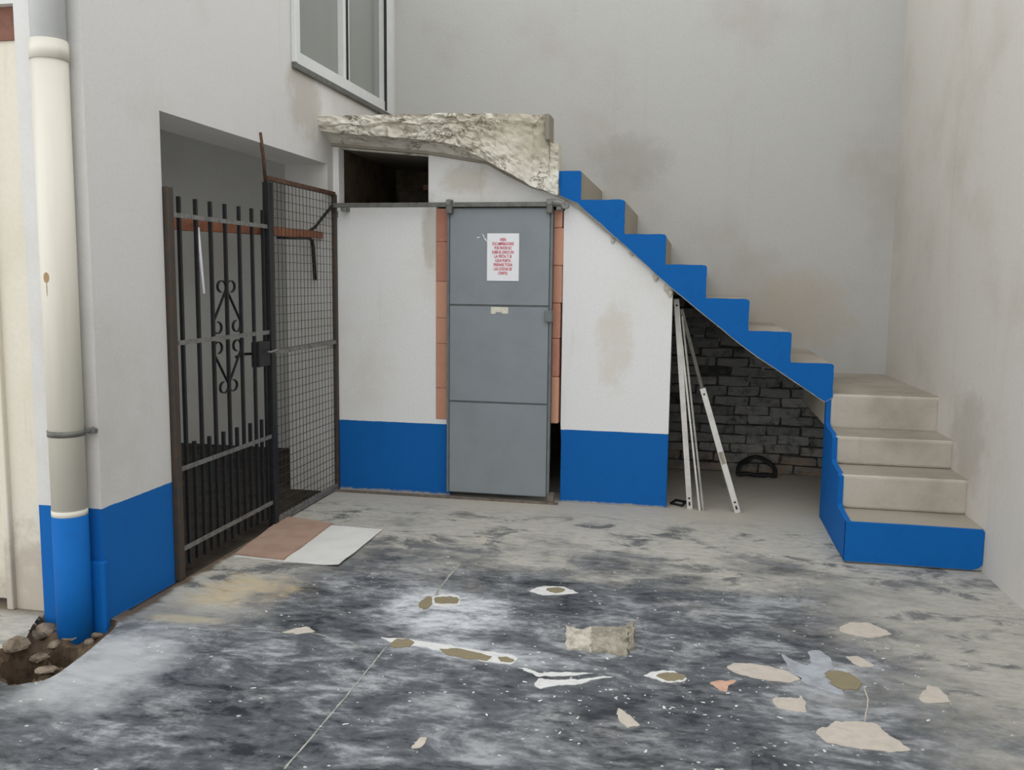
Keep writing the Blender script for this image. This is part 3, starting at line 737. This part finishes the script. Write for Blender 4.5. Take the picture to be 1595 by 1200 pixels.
# black loop at the foot of the brick wall
b = nb(); cx, cy = .495, 6.93
pts = []
for k in range(40):
    t = 2*math.pi*k/40; s_ = math.sin(t)
    pts.append((cx+.135*math.cos(t), cy+.05*(1-max(0, s_))*(-1)+.03*max(0, s_), .022+max(0, s_)**.8*.115+.004*math.sin(5*t)))
tube(b, pts, .015, 8, closed=True)
pts2 = [(p[0]*1.0+.012*math.sin(i*.5), p[1]-.015, max(.018, p[2]-.006+.01*math.cos(i*.7))) for i, p in enumerate(pts)]
tube(b, pts2, .012, 8, closed=True)
tag(mk('hose_loop', b, M['black'], smooth=True), 'black hose coil lying at the foot of the dark brick wall', 'hose')
fr = [onZ(*p) for p in ((1045,786),(1053,781),(1068,784),(1062,790))]
b = nb(); tube(b, [Vector((p.x, p.y, .008)) for p in fr], .009, 6, closed=True)
tag(mk('small_frame', b, M['black']), 'small black square frame on the floor beside the partition', 'frame')

# ================================================================== BOARDS AND CHUNK ON THE FLOOR
def sheet_thing(name, px, z0, z1, mat, label, cat, curl=0., n=14):
    q = [onZ(*p) for p in px]; b = nb(); T, Bt = [], []
    for i in range(n+1):
        ta, ba = [], []
        for j in range(n+1):
            u, v = i/n, j/n
            p = q[0].lerp(q[1], u).lerp(q[3].lerp(q[2], u), v)
            w = curl*(max(0, u-.75)**2*8*(.3+v)+.5*max(0, v-.8)*u) + .0015*nz(p.x*9, p.y*9, 0)
            p = p + Vector((.006*nz(v*4, 1, u*2)*(u in (0, 1)), .008*nz(u*4, 2, v)*(v in (0, 1)), 0))
            ta.append(b.verts.new((p.x, p.y, z1+w))); ba.append(b.verts.new((p.x, p.y, z0+w)))
        T.append(ta); Bt.append(ba)
    for i in range(n):
        for j in range(n):
            b.faces.new((T[i][j], T[i+1][j], T[i+1][j+1], T[i][j+1])); b.faces.new((Bt[i][j], Bt[i][j+1], Bt[i+1][j+1], Bt[i+1][j]))
    for A, B in [([r[0] for r in T], [r[0] for r in Bt]), ([r[-1] for r in T], [r[-1] for r in Bt]), (T[0], Bt[0]), (T[-1], Bt[-1])]:
        for k in range(n): b.faces.new((A[k], A[k+1], B[k+1], B[k]))
    return tag(mk(name, b, mat), label, cat)
sheet_thing('white_sheet', [(500,818),(597,826),(528,884),(364,868)], .0, .004, M['sheet'], 'thin white sheet on the floor partly under the brown board', 'sheet', .02)
sheet_thing('brown_board', [(445,808),(517,819),(442,875),(367,866)], .006, .016, M['board'], 'brown hardboard lying on the white sheet by the gate', 'board', .0)
q = [onZ(*p) for p in [(882,977),(905,983),(925,978),(948,979),(968,980),(976,974),(986,976)]]
r_ = [onZ(*p) for p in [(882,1012),(905,1014),(925,1016),(948,1019),(962,1022),(975,1023),(988,1010)]]
MC = thing('mortar_chunk', 'flat grey chunk of hardened mortar lying on the dark floor', 'mortar', (sum(p.x for p in q)/7, 3.53, 0))
def chunk(u0, u1, name, mat, lift):
    b = nb(); n, mm = 22, 12; T, Bt = [], []
    for i in range(n+1):
        u = u0+(u1-u0)*i/n; k = min(5, int(u*6)); t = u*6-k
        a = q[k].lerp(q[k+1], t); c = r_[k].lerp(r_[k+1], t); ta, ba = [], []
        for j in range(mm+1):
            v = j/mm; p = a.lerp(c, v); edge = min(1, 6*v*(1-v)+.35)
            h = (.014+lift)*edge + .012*nz(p.x, p.y, 0, 28) + .008*nz(p.x, p.y, 4, 60)
            p = p + Vector((.010*nz(p.y, 3, 0, 30), .016*nz(p.x, 5, 0, 35), 0))
            ta.append(b.verts.new((p.x, p.y, max(.006, h)))); ba.append(b.verts.new((p.x, p.y, -.001)))
        T.append(ta); Bt.append(ba)
    for i in range(n):
        for j in range(mm): b.faces.new((T[i][j], T[i+1][j], T[i+1][j+1], T[i][j+1])); b.faces.new((Bt[i][j], Bt[i][j+1], Bt[i+1][j+1], Bt[i+1][j]))
    for A, B in [([r[0] for r in T], [r[0] for r in Bt]), ([r[-1] for r in T], [r[-1] for r in Bt]), (T[0], Bt[0]), (T[-1], Bt[-1])]:
        for k in range(len(A)-1): b.faces.new((A[k], A[k+1], B[k+1], B[k]))
    mk(name, b, mat, MC)
chunk(0, .30, 'pale_end', M['mortar_lt'], 0); chunk(.30, .865, 'slab', M['mortar'], .002); chunk(.885, 1., 'curled_end', M['mortar'], .012)
# dried splashes, bare patches and mud on the floor (flat, each its own outline)
def splash(px, mat, name='dried_splash', z=.0018, sub=6):
    P = [onZ(*p) for p in px]; n = len(P); out = []
    for i in range(n):
        p0, p1, p2, p3 = P[i-1], P[i], P[(i+1) % n], P[(i+2) % n]
        for k in range(sub):
            t = k/sub
            v = p1.lerp(p2, t)*.65 + .35*.5*((2*p1)+(p2-p0)*t+(2*p0-5*p1+4*p2-p3)*t*t+(3*p1-p0-3*p2+p3)*t**3)
            out.append((v.x+.009*nz(v.x, v.y, 0, 30)+.004*nz(v.x, v.y, 2, 80), v.y+.010*nz(v.x, v.y, 9, 30)+.006*nz(v.x, v.y, 4, 80)))
    b = nb(); prism(b, out, 'z', -.001, z)
    bmesh.ops.triangulate(b, faces=[f for f in b.faces if len(f.verts) > 4])
    return mk(name, b, mat, FLOOR)
def ell(cx, cy, rx, ry, a=0, n=14):
    return [(cx+rx*math.cos(t)*math.cos(a)-ry*math.sin(t)*math.sin(a), cy+rx*math.cos(t)*math.sin(a)+ry*math.sin(t)*math.cos(a)) for t in [2*math.pi*k/n for k in range(n)]]
PW, PB, PP, MU = M['plaster_white'], M['plaster_beige'], M['plaster_pink'], M['mud']
splash([(826,922),(834,916),(852,914),(880,915),(892,920),(900,925),(878,927),(846,928)], PW)
splash(ell(866,920,14,4.5), MU, 'mud_patch', .003)
splash([(672,932),(690,926),(714,928),(716,942),(700,944),(676,944)], PW)
splash([(678,932),(700,930),(713,932),(713,941),(690,942),(678,940)], MU, 'mud_patch', .003)
splash([(655,938),(666,930),(673,931),(672,944),(660,950),(652,946)], MU, 'mud_patch', .003)
splash([(592,994),(640,997),(700,1006),(760,1016),(798,1021),(806,1028),(794,1036),(750,1030),(715,1024),(690,1017),(660,1008),(620,1005)], PW)
splash([(606,1002),(618,997),(638,997),(646,1002),(636,1009),(612,1009)], MU, 'mud_patch', .003)
splash([(683,1013),(705,1011),(740,1017),(766,1024),(758,1030),(720,1026),(696,1020)], MU, 'mud_patch', .003)
splash([(775,1025),(788,1024),(800,1030),(792,1033),(778,1031)], MU, 'mud_patch', .003)
splash([(807,1041),(820,1042),(838,1049),(880,1048),(925,1049),(896,1053),(842,1055),(826,1049)], PW)
splash([(833,1067),(838,1058),(870,1060),(902,1059),(930,1055),(956,1055),(922,1060),(906,1066),(870,1068),(842,1073)], PW)
splash([(1003,1053),(1018,1047),(1035,1045),(1052,1047),(1072,1058),(1060,1064),(1030,1062)], PW)
splash(ell(1046,1055,23,6.5, .05), MU, 'mud_patch', .003)
splash([(1107,1065),(1120,1061),(1147,1062),(1134,1070),(1131,1079),(1114,1071)], PP)
splash([(1132,1040),(1146,1034),(1182,1036),(1222,1045),(1248,1058),(1230,1064),(1190,1060),(1150,1051)], PB)
splash([(1218,1020),(1232,1028),(1256,1038),(1264,1032),(1258,1016),(1276,1014),(1294,1026),(1297,1042),(1284,1050),(1288,1062),(1312,1078),(1316,1083),(1290,1080),(1252,1064),(1228,1044)], M['wash'])
splash([(1286,1050),(1303,1045),(1325,1051),(1343,1065),(1336,1074),(1314,1076),(1296,1066)], MU, 'mud_patch', .003)
splash([(1203,1091),(1216,1087),(1240,1088),(1246,1084),(1254,1092),(1256,1110),(1235,1109),(1210,1103)], PB)
splash([(1270,1141),(1286,1132),(1302,1126),(1335,1125),(1364,1127),(1380,1143),(1400,1155),(1418,1170),(1386,1172),(1330,1165),(1290,1158)], PB)
splash([(1308,977),(1325,970),(1355,972),(1390,989),(1352,994),(1312,986)], PB)
splash([(1318,1025),(1335,1023),(1362,1038),(1340,1040)], PB)
splash([(1430,1086),(1446,1070),(1462,1072),(1481,1095),(1440,1095)], PB)
splash([(645,1158),(656,1149),(666,1151),(658,1164),(643,1169)], PB)
splash([(960,1118),(964,1105),(984,1118),(996,1130),(976,1134)], PB)
splash([(740,842),(752,835),(760,840),(752,847)], PB)
splash([(440,985),(462,979),(482,978),(488,985),(462,988)], PB)
# joints: thin pale cement lines
def joint(px, w, mat):
    P = [onZ(*p) for p in px]; fine = []
    for a, c in zip(P, P[1:]):
        for k in range(10): fine.append(a.lerp(c, k/10))
    fine.append(P[-1]); L, R_ = [], []
    for i, p in enumerate(fine):
        t = (fine[min(i+1, len(fine)-1)]-fine[max(i-1, 0)]).normalized(); nrm = Vector((-t.y, t.x, 0)); ww = w*(1+.7*nz(p.x*20, p.y*20, 3)); j = nrm*.003*nz(p.x, p.y, 1, 14)
        L.append(p+nrm*ww+j); R_.append(p-nrm*ww+j)
    b = nb()
    A = [b.verts.new((v.x, v.y, .0012)) for v in L]; B = [b.verts.new((v.x, v.y, .0012)) for v in R_]
    for i in range(len(A)-1): b.faces.new((A[i], A[i+1], B[i+1], B[i]))
    mk('cement_joint', b, mat, FLOOR)
joint([(602,1008),(560,1060),(500,1132),(443,1199)], .0030, M['joint'])
joint([(255,972),(330,978),(470,983),(520,995),(565,1008)], .0026, M['joint'])
joint([(716,880),(700,897),(684,918),(678,930)], .005, M['joint'])
joint([(1345,1070),(1352,1090),(1348,1125)], .002, PB)
# specks of plaster, nobody could count them
rnd = random.Random(11); b = nb()
for k in range(300):
    px, py = rnd.uniform(380, 1480), rnd.uniform(900, 1195)
    if rnd.random() < .45: px, py = rnd.gauss(1000, 130), rnd.gauss(1075, 45)
    if py > 1210 or py < 890: continue
    p = onZ(px, py); r = .0018+.0045*rnd.random()**3; a = rnd.uniform(0, 3.1); e = rnd.uniform(1, 2.8); m_ = rnd.choice((5, 6, 7))
    vs = []
    for i in range(m_):
        t = 2*math.pi*i/m_; q_ = r*rnd.uniform(.6, 1.2); X_, Y_ = q_*math.cos(t)*e, q_*math.sin(t)
        vs.append(b.verts.new((p.x+X_*math.cos(a)-Y_*math.sin(a), p.y+X_*math.sin(a)+Y_*math.cos(a), .0015)))
    b.faces.new(vs)
o = mk('plaster_specks', b, PW, FLOOR); o['kind'] = 'stuff'

# rubble in the pit
rnd = random.Random(3)
spots = [(70,992,.05),(115,1003,.035),(30,1025,.05),(85,1012,.03),(150,996,.02),(10,1040,.045),(62,1022,.03),(140,1002,.025),(55,1000,.04),(105,985,.03),(72,1040,.03)]
for i, (px, py, r) in enumerate(spots):
    p = onZ(px, py, -.06); zb = pit_z(p.x, p.y)
    b = nb(); bmesh.ops.create_icosphere(b, subdivisions=2, radius=r)
    sx, sy, sz = rnd.uniform(.8, 1.4), rnd.uniform(.7, 1.1), rnd.uniform(.4, .7)
    for v in b.verts:
        k = 1+.55*nz(v.co.x+i, v.co.y, v.co.z, 1/r*.8); v.co = Vector((v.co.x*sx*k, v.co.y*sy*k, v.co.z*sz*k))
        v.co += Vector((p.x, p.y, zb+r*sz*.35))
    tag(mk('rubble_lump', b, M['rubble']), 'broken lump of rubble in the floor pit at the pillar foot', 'rubble', 'rubble lumps in the floor pit')
